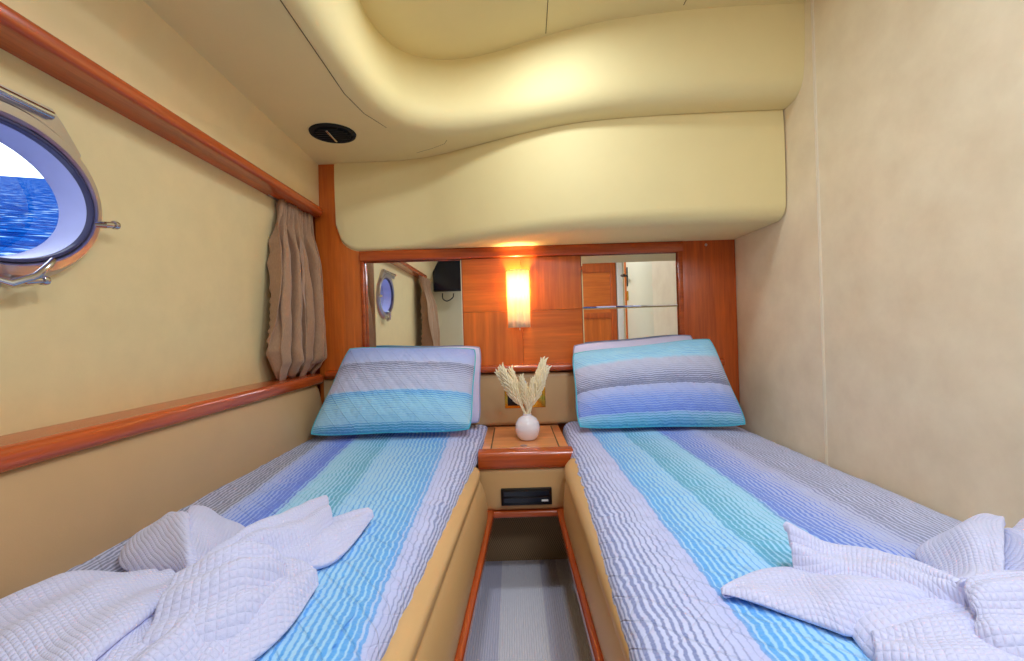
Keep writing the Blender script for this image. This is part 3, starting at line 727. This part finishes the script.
for i, (lx_, ly_, L) in enumerate(SP):
    if i == 0:
        b = MB(); b.tube([(0, 0, -.02), (0, 0, .4), (.01, 0, .95)], [.014, .012, .006], 6); root = b.build('pampas_stem', M['plume']); me0 = root.data
        pl = plume_mesh().build('plume', M['plume']); pl.parent = root; first = root
    else:
        root = first.copy(); COL.objects.link(root); c = pl.copy(); COL.objects.link(c); c.parent = root
    tag(root, SPL[i], 'dried grass', 'pampas plumes in the vase')
    root.location = (.047+.0055*math.cos(i*2.1), 1.725+.0055*math.sin(i*2.1), .572); root.rotation_euler = Euler((ly_, lx_, i*1.3), 'ZYX') if False else Euler((-ly_, lx_*.85, 0)); root.scale = (L*1.0, L*1.0, L)

# ------------------------------------------------------------------ folded waffle towels
def petal(b, Lp, Rp, h, ribs=3, ramp_=.006, seed=0, curl=.0, pw=.7, base=None, dip=0):
    N_, K_ = 44, 36; L = catmull(Lp, N_); R = catmull(Rp, N_)
    wid = max((l-r).length for l, r in zip(L, R)); ln = sum((a-c).length for a, c in zip(L, L[1:]))
    def f(u, v):
        i = round(u*N_); p = L[i].lerp(R[i], v); hh = interp(h, u)
        arch = max(0, math.sin(PI*v))**pw
        rb = ramp_*math.sin(2*PI*ribs*v+seed+1.2*math.sin(u*2+seed))*min(1, 4*v*(1-v)*2)*(.5+.5*u)
        nz_ = .009*noise.noise(Vector((p.x*10, p.y*10, seed*3.1)))+.005*noise.noise(Vector((p.x*24, p.y*24, seed)))
        return (p.x, p.y, max(.5105, p.z+hh*arch+rb+nz_*arch))
    b.grid(f, N_, K_, lambda u, v: (u*ln, (v-.5)*(L[round(u*N_)]-R[round(u*N_)]).length*1.15))
def towel(label, parts, knot, body):
    b = MB()
    for a in parts: petal(b, **a)
    # gathered middle under the folds
    cx, cy, rx_, ry_, hz = body
    def dome(u, v):
        a = 2*PI*u; r = v; z = .508+hz*math.sqrt(max(0, 1-r*r))+.004*math.sin(9*a)*r
        return (cx+rx_*r*math.cos(a), cy+ry_*r*math.sin(a), z)
    b.grid(dome, 48, 14, lambda u, v: (u*.5, v*.2), closeu=False)
    o = b.build('towel', M['towel'], label=label, cat='towel', group='folded white towels', auto=85)
    solid(o, .011, 0); m = o.modifiers.new('soften', 'SUBSURF'); m.levels = m.render_levels = 1
    return o
LT = [
 dict(Lp=[(-.60, .74, .512), (-.66, .735, .512), (-.74, .735, .512), (-.80, .66, .512), (-.825, .58, .512), (-.83, .50, .51)], Rp=[(-.47, .66, .56), (-.46, .60, .56), (-.46, .54, .56), (-.47, .48, .55), (-.50, .44, .53), (-.56, .40, .51)], h=[(0, .01), (.4, .03), (1, .02)], ribs=3, ramp_=.010, seed=2.0),
 dict(Lp=[(-.47, .68, .55), (-.44, .60, .55), (-.45, .52, .54), (-.50, .44, .52)], Rp=[(-.42, .64, .54), (-.37, .58, .52), (-.35, .52, .512), (-.40, .42, .51)], h=[(0, .02), (.5, .025), (1, .015)], ribs=2, ramp_=.008, seed=1.1),
 dict(Lp=[(-.505, .70, .53), (-.61, .755, .512), (-.69, .80, .510), (-.735, .86, .512), (-.71, .885, .53)], Rp=[(-.491, .69, .55), (-.518, .725, .57), (-.558, .778, .578), (-.60, .835, .582), (-.675, .90, .56)], h=[(0, .01), (.5, .016), (1, .010)], ribs=1, ramp_=.003, seed=.3),
 dict(Lp=[(-.489, .69, .55), (-.524, .733, .568), (-.582, .812, .573), (-.636, .891, .572), (-.655, .932, .56)], Rp=[(-.485, .70, .53), (-.485, .738, .518), (-.50, .805, .514), (-.518, .876, .514), (-.535, .905, .52)], h=[(0, .01), (.5, .018), (1, .008)], ribs=1, ramp_=.003, seed=2.3),
 dict(Lp=[(-.41, .86, .53), (-.385, .92, .525), (-.35, .965, .524), (-.318, .985, .522)], Rp=[(-.40, .775, .511), (-.345, .770, .511), (-.312, .815, .511), (-.305, .965, .515)], h=[(0, .01), (.5, .016), (1, .004)], ribs=1.5, ramp_=.005, seed=1.0),
 dict(Lp=[(-.485, .68, .555), (-.478, .768, .55), (-.468, .856, .54), (-.458, .960, .535), (-.43, 1.03, .53)], Rp=[(-.439, .655, .54), (-.41, .735, .52), (-.365, .765, .511), (-.342, .800, .511), (-.352, .875, .515)], h=[(0, .02), (.4, .045), (1, .028)], ribs=3, ramp_=.006, seed=3.0),
 dict(Lp=[(-.47, .700, .54), (-.40, .745, .535), (-.36, .750, .525), (-.335, .740, .512)], Rp=[(-.40, .50, .511), (-.34, .53, .511), (-.312, .60, .511), (-.318, .72, .511)], h=[(0, .02), (.5, .028), (1, .01)], ribs=2, ramp_=.005, seed=5),
 dict(Lp=[(-.475, .655, .56), (-.44, .675, .578), (-.405, .70, .575), (-.375, .705, .56), (-.355, .695, .54)], Rp=[(-.43, .50, .512), (-.385, .515, .512), (-.345, .555, .512), (-.335, .61, .512), (-.342, .67, .52)], h=[(0, .035), (.5, .045), (1, .02)], ribs=3.5, ramp_=.008, seed=4.1),
]
towel('white waffle towel folded like a fan near the foot of the left bed', LT, None, (-.475, .575, .12, .14, .045))
RT = [
 dict(Lp=[(.53, .57, .56), (.60, .655, .53), (.645, .745, .512), (.70, .775, .515), (.752, .775, .53)], Rp=[(.535, .53, .575), (.584, .556, .58), (.652, .62, .59), (.745, .705, .585), (.775, .735, .56)], h=[(0, .01), (.5, .02), (1, .015)], ribs=1.5, ramp_=.004, seed=1.7),
 dict(Lp=[(.53, .527, .56), (.585, .562, .552), (.655, .628, .55), (.745, .708, .55), (.778, .742, .54)], Rp=[(.56, .48, .56), (.72, .52, .545), (.86, .60, .53), (.94, .70, .52), (.935, .80, .512)], h=[(0, .02), (.5, .03), (1, .02)], ribs=2.5, ramp_=.006, seed=.8),
 dict(Lp=[(.546, .565, .545), (.489, .612, .54), (.434, .66, .525), (.411, .702, .518), (.374, .706, .514), (.33, .690, .512), (.293, .666, .512)], Rp=[(.56, .54, .53), (.486, .556, .520), (.407, .562, .512), (.387, .576, .512), (.358, .604, .512), (.314, .645, .512), (.290, .664, .511)], h=[(0, .02), (.4, .028), (.8, .014), (1, .001)], ribs=1, ramp_=.003, seed=2.9),
 dict(Lp=[(.525, .545, .57), (.545, .630, .545), (.545, .690, .53), (.52, .735, .53), (.478, .732, .545), (.446, .730, .565), (.420, .728, .582)], Rp=[(.535, .535, .555), (.50, .565, .545), (.472, .592, .532), (.447, .618, .526), (.426, .648, .524), (.409, .684, .526)], h=[(0, .02), (.5, .032), (.85, .018), (1, .010)], ribs=2.5, ramp_=.005, seed=3.7),
 dict(Lp=[(.55, .535, .555), (.475, .535, .545), (.44, .537, .535), (.412, .541, .525)], Rp=[(.50, .40, .512), (.43, .41, .512), (.395, .435, .512), (.384, .495, .512)], h=[(0, .02), (.5, .02), (1, .008)], ribs=2, ramp_=.005, seed=6.2),
 dict(Lp=[(.512, .515, .57), (.528, .540, .585), (.57, .545, .592), (.65, .545, .58), (.74, .57, .56)], Rp=[(.475, .48, .512), (.48, .43, .512), (.54, .41, .512), (.65, .42, .512), (.78, .48, .512)], h=[(0, .02), (.5, .035), (1, .03)], ribs=3, ramp_=.007, seed=4.4),
]
towel('white waffle towel folded like a fan near the foot of the right bed', RT, None, (.60, .54, .20, .13, .05))

# ------------------------------------------------------------------ the sea outside
def sea_z(x, y): return -1.2+.265*(y)-.1*(x+1)
b = MB()
def seaf(u, v):
    # distances grow quickly away from the boat
    r = 2.2*(900/2.2)**u; a = math.radians(95+(75)*v)
    x, y = -1.2+r*math.cos(a), .5+r*math.sin(a)
    return (x, y, sea_z(x, y)+.08*noise.noise(Vector((x*.5, y*.5, 0))))
b.grid(seaf, 120, 60); b.build('sea', M['sea'], label='blue choppy sea with white foam beyond the porthole', cat='sea', kind='structure')
